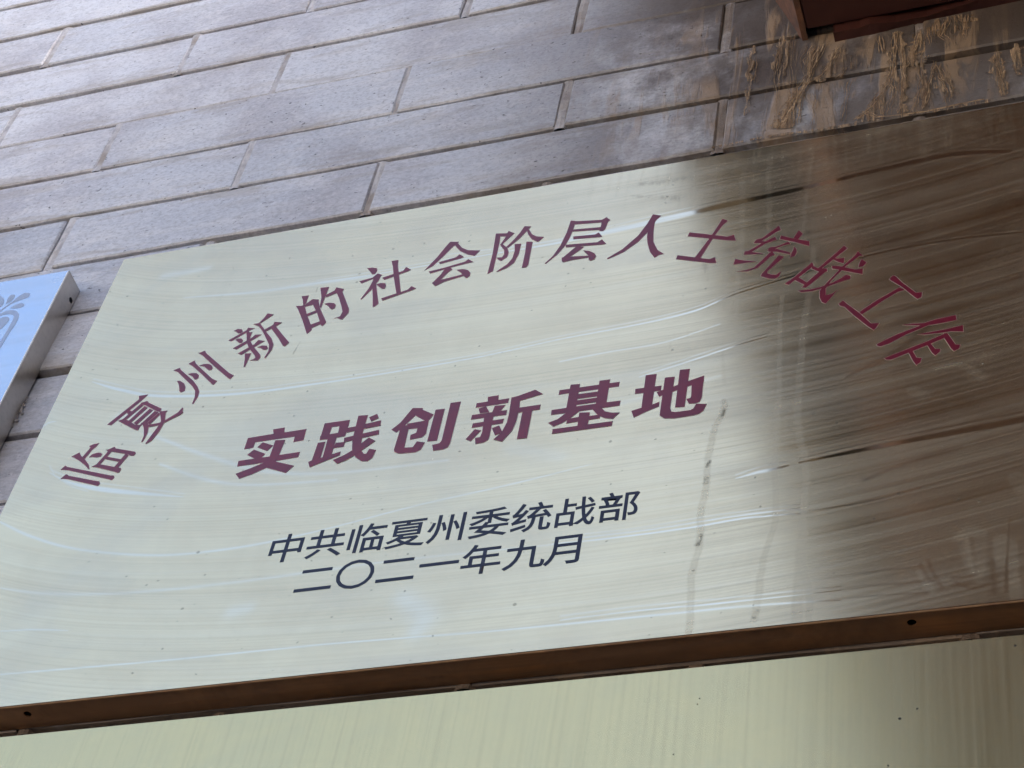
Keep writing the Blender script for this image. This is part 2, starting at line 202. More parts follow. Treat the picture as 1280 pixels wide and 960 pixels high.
class NT:
    def __init__(s, name):
        s.m = bpy.data.materials.new(name); s.m.use_nodes = True; s.t = s.m.node_tree; s.t.nodes.clear()
        s.out = s.n('ShaderNodeOutputMaterial')
    def n(s, typ, **k):
        x = s.t.nodes.new(typ)
        for a, b in k.items(): setattr(x, a, b)
        return x
    def l(s, a, b): s.t.links.new(a, b)
    def set(s, node, key, v):
        if hasattr(v, 'is_output') or isinstance(v, bpy.types.NodeSocket): s.l(v, node.inputs[key])
        else: node.inputs[key].default_value = v
    def coord(s, scale=(1,1,1), kind='Object', rot=(0,0,0), loc=(0,0,0)):
        if kind == 'World': c = s.n('ShaderNodeNewGeometry').outputs['Position']
        else: c = s.n('ShaderNodeTexCoord').outputs[kind]
        m = s.n('ShaderNodeMapping'); s.l(c, m.inputs[0]); m.inputs['Scale'].default_value = scale; m.inputs['Rotation'].default_value = rot; m.inputs['Location'].default_value = loc
        return m.outputs[0]
    def noise(s, vec, scale=1, detail=3, rough=.5, dist=0):
        x = s.n('ShaderNodeTexNoise'); s.l(vec, x.inputs['Vector']); x.inputs['Scale'].default_value = scale
        x.inputs['Detail'].default_value = detail; x.inputs['Roughness'].default_value = rough; x.inputs['Distortion'].default_value = dist
        return x.outputs['Fac']
    def ramp(s, fac, a, b, c0=0.0, c1=1.0):
        x = s.n('ShaderNodeMapRange', interpolation_type='SMOOTHSTEP'); s.l(fac, x.inputs[0])
        for i, v in zip((1,2,3,4), (a,b,c0,c1)): x.inputs[i].default_value = v
        return x.outputs[0]
    def lin(s, fac, a, b, c0=0.0, c1=1.0):
        x = s.n('ShaderNodeMapRange'); s.l(fac, x.inputs[0])
        for i, v in zip((1,2,3,4), (a,b,c0,c1)): x.inputs[i].default_value = v
        return x.outputs[0]
    def math(s, op, a, b=0.0, clamp=False):
        x = s.n('ShaderNodeMath', operation=op, use_clamp=clamp); s.set(x, 0, a); s.set(x, 1, b); return x.outputs[0]
    def mix(s, f, a, b, mode='MIX'):
        x = s.n('ShaderNodeMix', data_type='RGBA', blend_type=mode); s.set(x, 0, f)
        for k, v in ((6, a), (7, b)):
            if isinstance(v, tuple): x.inputs[k].default_value = (v + (1,))[:4]
            else: s.l(v, x.inputs[k])
        return x.outputs[2]
    def pr(s, **k):
        x = s.n('ShaderNodeBsdfPrincipled')
        for a, v in k.items():
            key = a.replace('_', ' ')
            if isinstance(v, tuple) and len(v) == 3: v = v + (1,)
            s.set(x, key, v)
        return x
    def bump(s, h, strength=.5, dist=.001, nrm=None):
        x = s.n('ShaderNodeBump'); s.l(h, x.inputs['Height']); x.inputs['Strength'].default_value = strength; x.inputs['Distance'].default_value = dist
        if nrm: s.l(nrm, x.inputs['Normal'])
        return x.outputs[0]
    def done(s, sh):
        s.l(sh.outputs[0] if hasattr(sh, 'outputs') else sh, s.out.inputs[0]); return s.m

# ------------------------------------------------------------ materials
def brick_mat():
    n = NT('grey_brick')
    P = n.coord(kind='World')
    oi = n.n('ShaderNodeObjectInfo').outputs['Random']
    at = n.n('ShaderNodeAttribute', attribute_name='tint').outputs['Fac']
    tone = n.n('ShaderNodeObjectInfo').outputs['Color']
    tsep = n.n('ShaderNodeSeparateColor'); n.l(tone, tsep.inputs[0])
    rv = n.math('ADD', n.math('MULTIPLY', oi, .25), n.math('MULTIPLY', tsep.outputs[0], .75), clamp=True)
    base = n.mix(rv, (.31,.34,.415), (.68,.68,.72))
    # long kiln / saw streaks along the brick
    st = n.noise(n.coord((8, 40, 60), 'World'), 1, 5, .7, .4)
    base = n.mix(n.ramp(st, .42, .68, 0, .40), base, (.70,.69,.71))
    bl = n.noise(P, 9, 4, .6)
    base = n.mix(n.ramp(bl, .42, .68, 0, .55), base, (.34,.31,.335))
    bl2 = n.noise(n.coord((26,26,45), 'World', loc=(5,0,2)), 1, 5, .7)
    base = n.mix(n.ramp(bl2, .50, .66, 0, .4), base, (.66,.64,.65))
    fine = n.noise(n.coord((300,300,480), 'World'), 1, 4, .75)
    base = n.mix(n.ramp(fine, .46, .66, .0, .42), base, (.20,.20,.225))
    base = n.mix(n.ramp(fine, .44, .34, .0, .35), base, (.70,.70,.74))
    pit = n.noise(n.coord((210, 210, 330), 'World'), 1, 2, .6)
    pits = n.ramp(pit, .685, .73)
    base = n.mix(n.math('MULTIPLY', pits, .8), base, (.06,.06,.07))
    # tan dust caught along the edges of each brick (object space, brick is centred)
    sep = n.n('ShaderNodeSeparateXYZ'); n.l(n.n('ShaderNodeTexCoord').outputs['Object'], sep.inputs[0])
    wsep = n.n('ShaderNodeSeparateXYZ'); n.l(P, wsep.inputs[0])
    x, z = wsep.outputs[0], wsep.outputs[2]
    eg = n.n('ShaderNodeAttribute', attribute_name='edge').outputs['Fac']
    dn = n.noise(n.coord((14, 14, 80), 'World'), 1, 4, .65)
    base = n.mix(n.math('MULTIPLY', eg, n.ramp(dn, .50, .64, 0, .5)), base, (.30,.25,.20))
    # washed-down earth: grows towards the wet corner below the beam
    mx = n.ramp(x, -.09, .16)
    dr = n.noise(n.coord((60, 10, 7), 'World'), 1, 5, .65, .8)
    big = n.noise(n.coord((9, 9, 7), 'World', loc=(3,0,1)), 1, 4, .6)
    hz = n.ramp(z, 2.55, 2.72)
    # brown film seeped down from the beam, deepened to imitate the shade there
    seep_shade = n.math('MULTIPLY', n.ramp(x, -.12, .09), n.ramp(n.noise(n.coord((9,9,6), 'World', loc=(1,4,0)), 1, 6, .7), .30, .52))
    base = n.mix(n.math('MULTIPLY', seep_shade, .86), base, (.105,.08,.066))
    damp = n.math('MULTIPLY', n.ramp(x, -.02, .12), n.ramp(n.noise(P, 8, 6, .7, .5), .36, .50))
    damp = n.math('MULTIPLY', damp, n.ramp(z, 2.64, 2.71))
    base = n.mix(n.math('MULTIPLY', damp, .85), base, (.07,.05,.04))
    gap_shade = n.math('MULTIPLY', n.ramp(z, 2.20, 2.19), n.ramp(n.noise(n.coord((14,14,30), 'World'), 1, 3, .6), .2, .4))  # painted shade: brown darkening for the gap below the gold plaque
    base = n.mix(n.math('MULTIPLY', gap_shade, .9), base, (.11,.075,.05))
    mud = n.math('MULTIPLY', mx, n.ramp(dr, .47, .58))
    mud = n.math('MULTIPLY', mud, n.math('ADD', .45, n.math('MULTIPLY', hz, .55)))
    mud = n.math('MULTIPLY', mud, n.ramp(big, .40, .55, .1, 1))
    base = n.mix(n.math('MULTIPLY', mud, .85), base, (.36,.25,.16))
    h = n.math('ADD', n.math('MULTIPLY', fine, .6), n.math('MULTIPLY', st, .9))
    h = n.math('SUBTRACT', h, n.math('MULTIPLY', pits, 1.2))
    h = n.math('ADD', h, n.math('MULTIPLY', mud, .8))
    b = n.bump(h, .9, .0007)
    med = n.noise(P, 60, 4, .6)
    b = n.bump(med, .5, .002, b)
    return n.done(n.pr(Base_Color=base, Roughness=n.lin(st, .2, .8, .5, .66), Normal=b, Specular_IOR_Level=.55))
def mortar_mat():
    n = NT('pale_mortar')
    P = n.coord(kind='World')
    c = n.mix(n.ramp(n.noise(P, 120, 4, .6), .3, .6), (.38,.37,.40), (.58,.565,.585))
    c = n.mix(n.ramp(n.noise(P, 30, 3), .5, .65, 0, .6), c, (.25,.19,.14))
    ws = n.n('ShaderNodeSeparateXYZ'); n.l(P, ws.inputs[0])
    c = n.mix(n.ramp(ws.outputs[2], 2.205, 2.19, 0, .9), c, (.11,.075,.05))  # same painted gap shade, carried onto the mortar
    c = n.mix(n.math('MULTIPLY', n.ramp(ws.outputs[0], -.15, .1, 0, .8), n.ramp(n.noise(P, 20, 4, .6), .35, .55, .4, 1)), c, (.17,.12,.085))
    return n.done(n.pr(Base_Color=c, Roughness=.9, Normal=n.bump(n.noise(P, 400, 4, .7), .9, .002)))
def dark_mortar_mat():
    n = NT('earthy_bed_mortar')
    P = n.coord(kind='World')
    c = n.mix(n.noise(n.coord((20,20,90), 'World'), 1, 4, .6), (.10,.075,.055), (.28,.20,.13))
    return n.done(n.pr(Base_Color=c, Roughness=.95, Normal=n.bump(n.noise(P, 300, 4, .7), .9, .002)))
def mud_mat():
    n = NT('dried_mud')
    P = n.coord(kind='World')
    c = n.mix(n.ramp(n.noise(P, 220, 4, .7), .3, .7), (.26,.165,.095), (.56,.40,.26))
    c = n.mix(n.ramp(n.noise(n.coord((600,600,90), 'World'), 1, 3, .6), .52, .66, 0, .7), c, (.13,.08,.05))
    return n.done(n.pr(Base_Color=c, Roughness=.9, Normal=n.bump(n.noise(P, 700, 4, .7), 1, .0012)))
def mud_film_mat():
    n = NT('thin_mud_film')
    P = n.coord(kind='World')
    c = n.mix(n.ramp(n.noise(n.coord((260,260,40), 'World'), 1, 5, .7, .5), .35, .65), (.15,.095,.06), (.46,.32,.20))
    nz = n.noise(n.coord((330,330,22), 'World', loc=(2,1,7)), 1, 5, .7, .5)
    d = n.pr(Base_Color=c, Roughness=.95, Normal=n.bump(n.noise(n.coord((500,500,120), 'World'), 1, 4, .7), 1, .0015))
    t = n.n('ShaderNodeBsdfTransparent'); ms = n.n('ShaderNodeMixShader'); n.l(n.ramp(nz, .43, .58, 0, .9), ms.inputs[0]); n.l(t.outputs[0], ms.inputs[1]); n.l(d.outputs[0], ms.inputs[2])
    return n.done(ms)
def gold_face_mat():
    n = NT('brushed_gold_plate')
    at = n.n('ShaderNodeVertexColor', layer_name='marks')
    sp = n.n('ShaderNodeSeparateColor'); n.l(at.outputs[0], sp.inputs[0])
    clean, drip, stain = sp.outputs
    wp = n.n('ShaderNodeUVMap', uv_map='grain').outputs[0]     # u along the wiping strokes, v across them
    def gn(su, sv, det=4, ro=.6, loc=(0,0,0)):
        m = n.n('ShaderNodeMapping'); n.l(wp, m.inputs[0]); m.inputs['Scale'].default_value = (su, sv, 1); m.inputs['Location'].default_value = loc
        return n.noise(m.outputs[0], 1, det, ro)
    g1 = gn(.8, 560, 2, .6); g2 = gn(.45, 130, 4, .7, (3,1,0)); g3 = gn(.7, 24, 4, .6, (9,4,0))
    P = n.coord()
    cross = n.noise(n.coord((420, 1, 30)), 1, 3, .6)
    blot = n.noise(n.coord((5, 1, 7)), 1, 5, .6, .3)
    gold = n.mix(n.ramp(blot, .3, .7), GOLD_A, GOLD_B)
    gold = n.mix(n.ramp(g2, .3, .7, 0, .5), gold, GOLD_C)
    gold = n.mix(n.math('MULTIPLY', clean, .75), gold, (.99,.88,.66))
    gold = n.mix(n.ramp(g1, .45, .70, 0, .28), gold, (.78,.62,.36))
    gold = n.mix(n.ramp(g2, .5, .30, 0, .35), gold, (.84,.70,.42))
    cl = n.noise(n.coord((6, 1, 11), loc=(2,0,5)), 1, 4, .6, .6)
    gold = n.mix(n.ramp(cl, .45, .66, 0, .50), gold, (.80,.655,.43))
    rough = n.math('ADD', n.lin(g2, .25, .75, .16, .24), n.lin(g1, .3, .7, -.025, .025))
    rough = n.math('ADD', rough, n.lin(g3, .3, .7, -.03, .05))
    rough = n.math('MULTIPLY', rough, n.lin(clean, 0, 1, 1, .35))
    rough = n.math('ADD', rough, n.math('MULTIPLY', drip, .15))
    h = n.math('ADD', n.math('MULTIPLY', g1, 1.0), n.math('MULTIPLY', g2, .9))
    h = n.math('ADD', h, n.math('MULTIPLY', cross, .1))
    b = n.bump(h, .02, .0001)
    b = n.bump(n.noise(n.coord((3.2, 1, 2.4)), 1, 2, .5), .3, .002, b)
    metal = n.pr(Base_Color=gold, Metallic=1.0, Roughness=rough, Normal=b)
    fc = n.mix(n.ramp(g1, .3, .7), FILM_A, FILM_B)
    fc = n.mix(n.ramp(g2, .35, .65, 0, .6), fc, FILM_C)
    fc = n.mix(drip, fc, (.33,.285,.205))
    film = n.pr(Base_Color=fc, Roughness=.7, Normal=b, Specular_IOR_Level=.4)
    ff = n.math('ADD', FILM, n.lin(g1, .3, .7, -.055, .055))
    ff = n.math('ADD', ff, n.lin(g2, .3, .7, -.07, .07))
    ff = n.math('ADD', ff, n.lin(g3, .3, .7, -.09, .09))
    ff = n.math('ADD', ff, n.lin(blot, .3, .7, -.10, .10))
    ff = n.math('ADD', ff, n.lin(n.noise(n.coord((22, 1, 16), loc=(4,0,9)), 1, 5, .65, .8), .35, .65, -.04, .05))
    sx = n.n('ShaderNodeSeparateXYZ'); n.l(P, sx.inputs[0])
    ff = n.math('MULTIPLY', ff, n.math('SUBTRACT', 1.0, n.math('MULTIPLY', clean, .93)))
    ff = n.math('ADD', ff, n.math('MULTIPLY', drip, .45), clamp=True)
    ms = n.n('ShaderNodeMixShader'); n.l(ff, ms.inputs[0]); n.l(metal.outputs[0], ms.inputs[1]); n.l(film.outputs[0], ms.inputs[2])
    dk = n.pr(Base_Color=(.10,.095,.06), Roughness=.6)
    sk = n.noise(n.coord((260, 1, 120)), 1, 3, .6)
    speck = n.math('MULTIPLY', stain, n.ramp(sk, .40, .62, .12, 1), clamp=True)
    tiny = n.math('MULTIPLY', n.ramp(n.noise(n.coord((330, 1, 330), loc=(7,2,3)), 1, 0, .5), .80, .84), .5)
    speck = n.math('MAXIMUM', speck, tiny)
    m2 = n.n('ShaderNodeMixShader'); n.l(speck, m2.inputs[0]); n.l(ms.outputs[0], m2.inputs[1]); n.l(dk.outputs[0], m2.inputs[2])
    return n.done(m2)
def metal_mat(name, ca, cb, rough=(.25,.4), vec=(200,200,4), bump=.3, stains=None, famp=.10):
    n = NT(name)
    g = n.noise(n.coord(vec, 'World'), 1, 4, .6)
    bl = n.noise(n.coord((16,16,16), 'World'), 1, 4, .65, .6)
    c = n.mix(n.ramp(bl, .3, .7), ca, cb)
    c = n.mix(n.ramp(g, .45, .70, 0, .35), c, tuple(v * .80 for v in cb))
    r = n.lin(g, .25, .75, *rough)
    b = n.bump(g, bump, .0002)
    p = n.pr(Base_Color=c, Metallic=1.0, Roughness=r, Normal=b)
    if not stains: return n.done(p)
    dcol, amt = stains
    f = n.pr(Base_Color=dcol, Roughness=.75, Normal=b)
    fac = n.math('ADD', amt, n.lin(g, .3, .7, -famp, famp)); fac = n.math('ADD', fac, n.lin(bl, .3, .7, -famp * 1.2, famp * 1.4), clamp=True)
    ms = n.n('ShaderNodeMixShader'); n.l(fac, ms.inputs[0]); n.l(p.outputs[0], ms.inputs[1]); n.l(f.outputs[0], ms.inputs[2])
    return n.done(ms)
def paint_mat(name, ca, cb, coat=.25, spec=.6):
    n = NT(name)
    P = n.coord(kind='World')
    c = n.mix(n.ramp(n.noise(P, 40, 4, .6), .3, .7), ca, cb)
    return n.done(n.pr(Base_Color=c, Roughness=.36, Specular_IOR_Level=spec, Coat_Weight=coat, Coat_Roughness=.25, Normal=n.bump(n.noise(P, 500, 3), .3, .0002)))
def plain(name, col, rough=.7, var=None, scale=20, bump=.3, vec=(1,1,1), metallic=0.0):
    n = NT(name)
    f = n.noise(n.coord(vec, 'World'), scale, 5, .6)
    c = n.mix(n.ramp(f, .3, .7), col, var or tuple(v * .75 for v in col))
    return n.done(n.pr(Base_Color=c, Roughness=rough, Metallic=metallic, Normal=n.bump(f, bump, .002)))

GOLD_A, GOLD_B, GOLD_C = (1.0,.77,.44), (.99,.775,.455), (1.0,.82,.50)
FILM_A, FILM_B, FILM_C = (.36,.31,.23), (.46,.40,.31), (.30,.26,.19)
FILM = .14
M_brick = brick_mat(); M_mortar = mortar_mat(); M_bed = dark_mortar_mat(); M_mud = mud_mat(); M_mudfilm = mud_film_mat(); M_gold = gold_face_mat()
M_flange = metal_mat('tarnished_bronze_edge', (.50,.28,.14), (.16,.10,.06), (.28,.45), (8,200,200), .2, ((.19,.10,.05), .45), .22)
M_rim = metal_mat('bare_gold_rim', (.85,.74,.55), (.8,.68,.5), (.35,.5), stains=((.62,.5,.44), .5))
M_lower = metal_mat('pale_gold_plate', (.82,.64,.30), (.78,.63,.31), (.21,.26), (420,1,6), 0.0, ((.56,.50,.36), .15), .035)
M_steel = metal_mat('satin_steel_edge', (.60,.58,.54), (.54,.52,.49), (.3,.4), (6,300,300), .15)
M_mirror = metal_mat('polished_steel_face', (.68,.74,.80), (.66,.73,.80), (.10,.14), (2,2,60), .04, ((.62,.72,.85), .12))
M_motif = metal_mat('etched_steel_ornament', (.50,.54,.62), (.48,.53,.62), (.3,.4), (60,60,60), .2, ((.30,.34,.43), .6))
M_red = paint_mat('dark_red_enamel', (.13,.006,.022), (.16,.008,.026), .15, .45)
M_navy = paint_mat('navy_enamel', (.012,.014,.035), (.018,.02,.045), 0, .3)
M_foldw = plain('bright_worn_fold', (.85,.86,.88), .4, (.7,.7,.72), 60, .1)
M_rust = plain('rusty_fold', (.30,.17,.08), .8, (.20,.10,.05), 90, .4)
M_hole = plain('black_hole', (.01,.01,.01))
M_beam = plain('oxblood_painted_timber', (.062,.016,.010), .5, (.042,.011,.008), 14, .25, (1,1,1))
M_beamend = plain('worn_orange_end_grain', (.20,.085,.045), .85, (.08,.04,.025), 60, .6)
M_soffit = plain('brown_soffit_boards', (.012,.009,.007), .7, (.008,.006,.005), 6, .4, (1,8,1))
M_barge = plain('cream_barge_board', (.22,.205,.18), .6, (.18,.165,.145), 6, .3)
M_ground = plain('pale_paving', (.33,.29,.235), .85, (.27,.235,.19), 3, .3)

# ------------------------------------------------------------ ground
me = mesh('ground', [(-300,-300,0),(300,-300,0),(300,300,0),(-300,300,0)], [(0,1,2,3)])
obj('ground', me, M_ground, kind='structure')

# ------------------------------------------------------------ brick wall
WY = .020
wall = thing('brick_wall', 'grey-blue brick wall in long thin courses with mud stains under the beam, behind all the plaques', 'wall')
obj('wall_core', box_mesh('wall_core', -4, 4.5, WY + .009, .45, 0, 6.2), M_bed, wall)
BEDS = [2.308, 2.370, 2.433, 2.496, 2.559, 2.6205, 2.684, 2.745, 2.811, 2.874, 2.937, 3.003, 3.067]
JX = {2.937: -.2545, 2.874: -.1115, 2.811: -.015, 2.745: .0975, 2.684: -.0125, 2.6205: .0995, 2.559: -.015, 2.496: .10, 2.433: -.01, 2.370: .11, 2.308: 0}
beds = BEDS[:]
while beds[0] > 0.1: beds.insert(0, beds[0] - .0628)
while beds[-1] < 6.1: beds.append(beds[-1] + .0640)
PITCH = .2405
variants = []
def brick_mesh(i, L=.2350, H=.0592):
    r = random.Random(i)
    bm = bmesh.new()
    nx = 6
    hx, hz = L / 2, H / 2
    e = .0011
    xs = [-hx] + [-hx + L * k / nx for k in range(1, nx)] + [hx]
    rows = []
    for k, x in enumerate(xs):
        w0 = r.uniform(-.0005, .0005); w1 = r.uniform(-.0005, .0005); y0 = r.uniform(-.0002, .0002)
        xx = x + (e if k == 0 else -e if k == nx else 0)
        rows.append([bm.verts.new(p) for p in (
            (x, .010, -hz + w0), (x, e + y0, -hz + w0), (xx, y0, -hz + e + w0 + r.uniform(0, .0004)), (xx, y0 - .0003, 0),
            (xx, y0, hz - e + w1), (x, e + y0, hz + w1), (x, .010, hz + w1))])
    for a, b in zip(rows, rows[1:]):
        for k in range(6): bm.faces.new((a[k], b[k], b[k+1], a[k+1]))
    bm.faces.new(rows[0]); bm.faces.new(rows[-1][::-1])
    me = bpy.data.meshes.new('brick'); bm.to_mesh(me); bm.free()
    at = me.attributes.new('edge', 'FLOAT', 'POINT')
    vals = [0.0] * len(me.vertices)
    for j, v in enumerate(me.vertices):
        vals[j] = 1.0 if abs(v.co.z) > hz * .8 else .0
    at.data.foreach_set('value', vals)
    me.materials.append(M_brick)
    return me
variants = [brick_mesh(i) for i in range(10)]
stuffv, stufff, stufft, stuffe = [], [], [], []
mv, mf = [], []
def mortar_block(x, z0, z1, yf):
    r = rnd
    k = len(mv); n = 5
    for i in range(n + 1):
        z = z0 + (z1 - z0) * i / n; a = r.uniform(-.0008, .0008); b_ = r.uniform(-.0008, .0008)
        y = yf + r.uniform(0, .0006)
        mv.extend([(x - .0056, y + .0040, z), (x - .0034 + a, y + .0006, z), (x + a, y, z), (x + .0034 + b_, y + .0006, z), (x + .0056, y + .0040, z)])
    for i in range(n):
        for j in range(4):
            q = k + i * 5 + j
            mf.append((q, q + 1, q + 6, q + 5))
for ci in range(len(beds) - 1):
    z0, z1 = beds[ci], beds[ci + 1]
    zc, hh = (z0 + z1) / 2, (z1 - z0)
    jx = JX.get(round(z0, 4), (.12 if ci % 2 else 0) + rnd.uniform(-.012, .012))
    k0 = int(math.floor((-3.95 - jx) / PITCH)) + 1; k1 = int((4.4 - jx) / PITCH)
    near_course = 2.25 < zc < 3.08
    tilt = rnd.uniform(-.0012, .0012); dy = rnd.uniform(-.0010, .0010)
    for k in range(k0, k1):
        xj = jx + k * PITCH + rnd.uniform(-.0015, .0015)
        xc = xj + PITCH / 2
        near = near_course and -.95 < xc < .75
        gap = rnd.uniform(.0028, .0056)
        me = rnd.choice(variants)
        loc = Vector((xc + rnd.uniform(-.001, .001), WY - .0015 + dy + rnd.uniform(-.0006, .0006), zc + gap * .1 + rnd.uniform(-.0004, .0004)))
        rot = rnd.uniform(-.003, .003); sz = (hh - gap) / .0592; tl = rnd.uniform(-.03, .012)
        mat = Matrix.Translation(loc) @ Matrix.Rotation(rot, 4, 'Y') @ Matrix.Rotation(tl, 4, 'X') @ Matrix.Diagonal((1, 1, sz, 1))
        if near:
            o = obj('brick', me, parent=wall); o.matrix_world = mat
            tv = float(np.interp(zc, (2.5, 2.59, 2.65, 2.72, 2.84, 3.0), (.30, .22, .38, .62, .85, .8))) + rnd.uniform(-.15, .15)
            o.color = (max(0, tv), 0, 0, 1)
        else:
            b0 = len(stuffv)
            for v in me.vertices:
                stuffv.append(tuple(mat @ v.co)); stuffe.append(1.0 if abs(v.co.z) > .024 else 0.0)
            for p in me.polygons: stufff.append(tuple(b0 + i for i in p.vertices))
        mortar_block(xj, z0 - .0008, z1 + .0004, WY - .0020 + dy + rnd.uniform(0, .0009))
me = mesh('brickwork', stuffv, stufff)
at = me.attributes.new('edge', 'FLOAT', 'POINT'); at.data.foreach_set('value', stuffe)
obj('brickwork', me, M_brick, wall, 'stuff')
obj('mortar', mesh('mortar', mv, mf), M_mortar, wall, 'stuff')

# dried mud runs, raised on the brick faces
def ribbon(flat, y, hgt, jitter=.0005, sub=6, seed=0):
    r = random.Random(seed)
    pts = [(flat[i] / 1e4, flat[i+1] / 1e4, flat[i+2] / 1e4 / 2) for i in range(0, len(flat), 3)]
    P = []
    for a, b in zip(pts, pts[1:]):
        for k in range(sub):
            t = k / sub; P.append([a[j] + (b[j] - a[j]) * t for j in range(3)])
    P.append(list(pts[-1]))
    n = len(P); ph = r.uniform(0, 9)
    V, F = [], []
    for i, (x, z, wd) in enumerate(P):
        x += jitter * (math.sin(i * 1.3 + ph) + r.uniform(-1, 1)); wd *= r.uniform(.6, 1.35)
        a = P[max(i-1, 0)]; b = P[min(i+1, n-1)]
        dx, dz = b[0] - a[0], b[1] - a[1]; L = math.hypot(dx, dz) or 1; nx, nz = -dz / L, dx / L
        if i in (0, n - 1): wd *= .35
        hh = hgt * r.uniform(.6, 1.3)
        for s, q in ((-1, -.3), (-.75, .8), (-.35, .45), (0, .9), (.4, .5), (.75, 1.0), (1, -.3)):
            V.append((x + nx * wd * s, y - hh * q, z + nz * wd * s))
    for i in range(n - 1):
        for j in range(6):
            q = i * 7 + j; F.append((q, q + 7, q + 8, q + 1))
    return V, F
for i, rr in enumerate(RUNS):
    V, F = [], []
    for k in range(3):
        r = random.Random(100 + i * 5 + k)
        off = (0, r.uniform(10, 26), -r.uniform(10, 26))[k]; wf = (.55, .3, .3)[k]
        q = []
        for j in range(0, len(rr), 3): q += [rr[j] + off * r.uniform(.5, 1.3), rr[j+1] + r.uniform(-6, 6), rr[j+2] * wf]
        v2, f2 = ribbon(q, WY - .0034 - .00002 * k, .00018, jitter=.00035, seed=50 + i * 3 + k)
        b0 = len(V); V += v2; F += [tuple(b0 + t for t in f) for f in f2]
    o = obj('mud_run', mesh('mud_run', V, F), M_mud, wall)
    for p in o.data.polygons: p.use_smooth = True
for i, rr in enumerate(SHEETS):
    V, F = ribbon(rr, WY - .0033, .0002, jitter=.0009, sub=10, seed=300 + i)
    o = obj('mud_sheet', mesh('mud_sheet', V, F), M_mudfilm, wall)
    for p in o.data.polygons: p.use_smooth = True

# ------------------------------------------------------------ beam and eaves
beam = thing('timber_beam', 'dark red painted timber beam end with a long crack, jutting out of the wall at top right', 'beam')
BX, BZ = .1545, 2.739
def prism(name, prof, y0, y1, mat, parent):   # prof in x,z ; extruded along y
    n = len(prof)
    v = [(x, y0, z) for x, z in prof] + [(x, y1, z) for x, z in prof]
    f = [tuple(range(n)), tuple(range(2 * n - 1, n - 1, -1))] + [(i, i + n, (i + 1) % n + n, (i + 1) % n) for i in range(n)]
    me = mesh(name, v, f)
    bm = bmesh.new(); bm.from_mesh(me); bmesh.ops.recalc_face_normals(bm, faces=bm.faces)
    bmesh.ops.bevel(bm, geom=bm.edges[:], offset=.0012, segments=2, affect='EDGES'); bm.to_mesh(me); bm.free()
    return obj(name, me, mat, parent)
prism('beam_board', [(BX, BZ), (1.7, BZ - .002), (1.7, BZ + .2), (BX - .060, BZ + .2), (BX - .020, BZ + .065)], -.72, .0108, M_beam, beam)
# strip nearest the wall, split off by the crack
v = []
r = random.Random(5)
N = 60
JY = lambda x: .0125 - .006 * (x - BX)
SZ = lambda x: float(np.interp(x, (.167, .207, .295, .5), (-.0105, -.0087, -.0015, .001)))
prof_x = [BX + .018 + (1.7 - BX - .018) * (k / N) ** 1.8 for k in range(N + 1)]
for x in prof_x:
    j = .0016 * math.sin(x * 60) + r.uniform(-.0009, .0009); wde = min(1, (x - BX) * 9)
    v += [(x, WY - .0005, BZ + SZ(x) + j * .6), (x, JY(x) + j, BZ + SZ(x) + .0005), (x, JY(x) + j, BZ + .1), (x, WY - .0005, BZ + .1)]
f = []
for k in range(N):
    for j in range(4): f.append((k*4+j, k*4+4+j, k*4+4+(j+1)%4, k*4+(j+1)%4))
f += [(3,2,1,0), (N*4, N*4+1, N*4+2, N*4+3)]
me = mesh('split_strip', v, f); obj('split_strip', me, M_beam, beam)
# splayed, worn end face on the left
E = [(BX - .0002, BZ - .0005), (BX - .0205, BZ + .0655), (BX - .026, BZ + .0655), (BX - .004, BZ - .0005)]
me = mesh('worn_end', [(x, WY - .001, z) for x, z in E] + [(x, -.72, z) for x, z in E], [(0,1,2,3), (7,6,5,4), (0,4,5,1), (1,5,6,2), (2,6,7,3), (3,7,4,0)])
bm = bmesh.new(); bm.from_mesh(me); bmesh.ops.recalc_face_normals(bm, faces=bm.faces); bm.to_mesh(me); bm.free()
obj('worn_end', me, M_beamend, beam)

eave = thing('porch_roof', 'brown boarded porch roof over the right-hand side of the wall, mirrored in the plaque', 'roof')
EX, EZ = .045, 3.00
for k in range(21):
    y1 = WY - .14 * k - .001
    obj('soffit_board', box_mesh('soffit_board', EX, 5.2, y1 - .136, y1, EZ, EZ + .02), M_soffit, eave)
obj('barge_board', box_mesh('barge_board', EX - .05, EX - .002, -3.0, WY - .001, EZ - .03, EZ + .16), M_barge, eave)
obj('fascia', box_mesh('fascia', EX - .05, 5.2, -3.03, -3.005, EZ - .002, EZ + .16), M_beam, eave)
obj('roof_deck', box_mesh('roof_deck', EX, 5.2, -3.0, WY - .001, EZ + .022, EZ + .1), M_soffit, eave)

blocker = thing('light_blocker', 'added unseen brown pier that cuts side light, to the right of the plaques', 'blocker')  # out of view, added to keep side light off the right of the wall
obj('blocker_shaft', box_mesh('blocker_shaft', .95, 1.35, -2.98, WY - .004, 0, EZ - .002, bevel=.01), M_soffit, blocker)
obj('blocker_base', box_mesh('blocker_base', .93, 1.37, -3.0, WY - .006, 0.002, .3, bevel=.01), M_soffit, blocker)

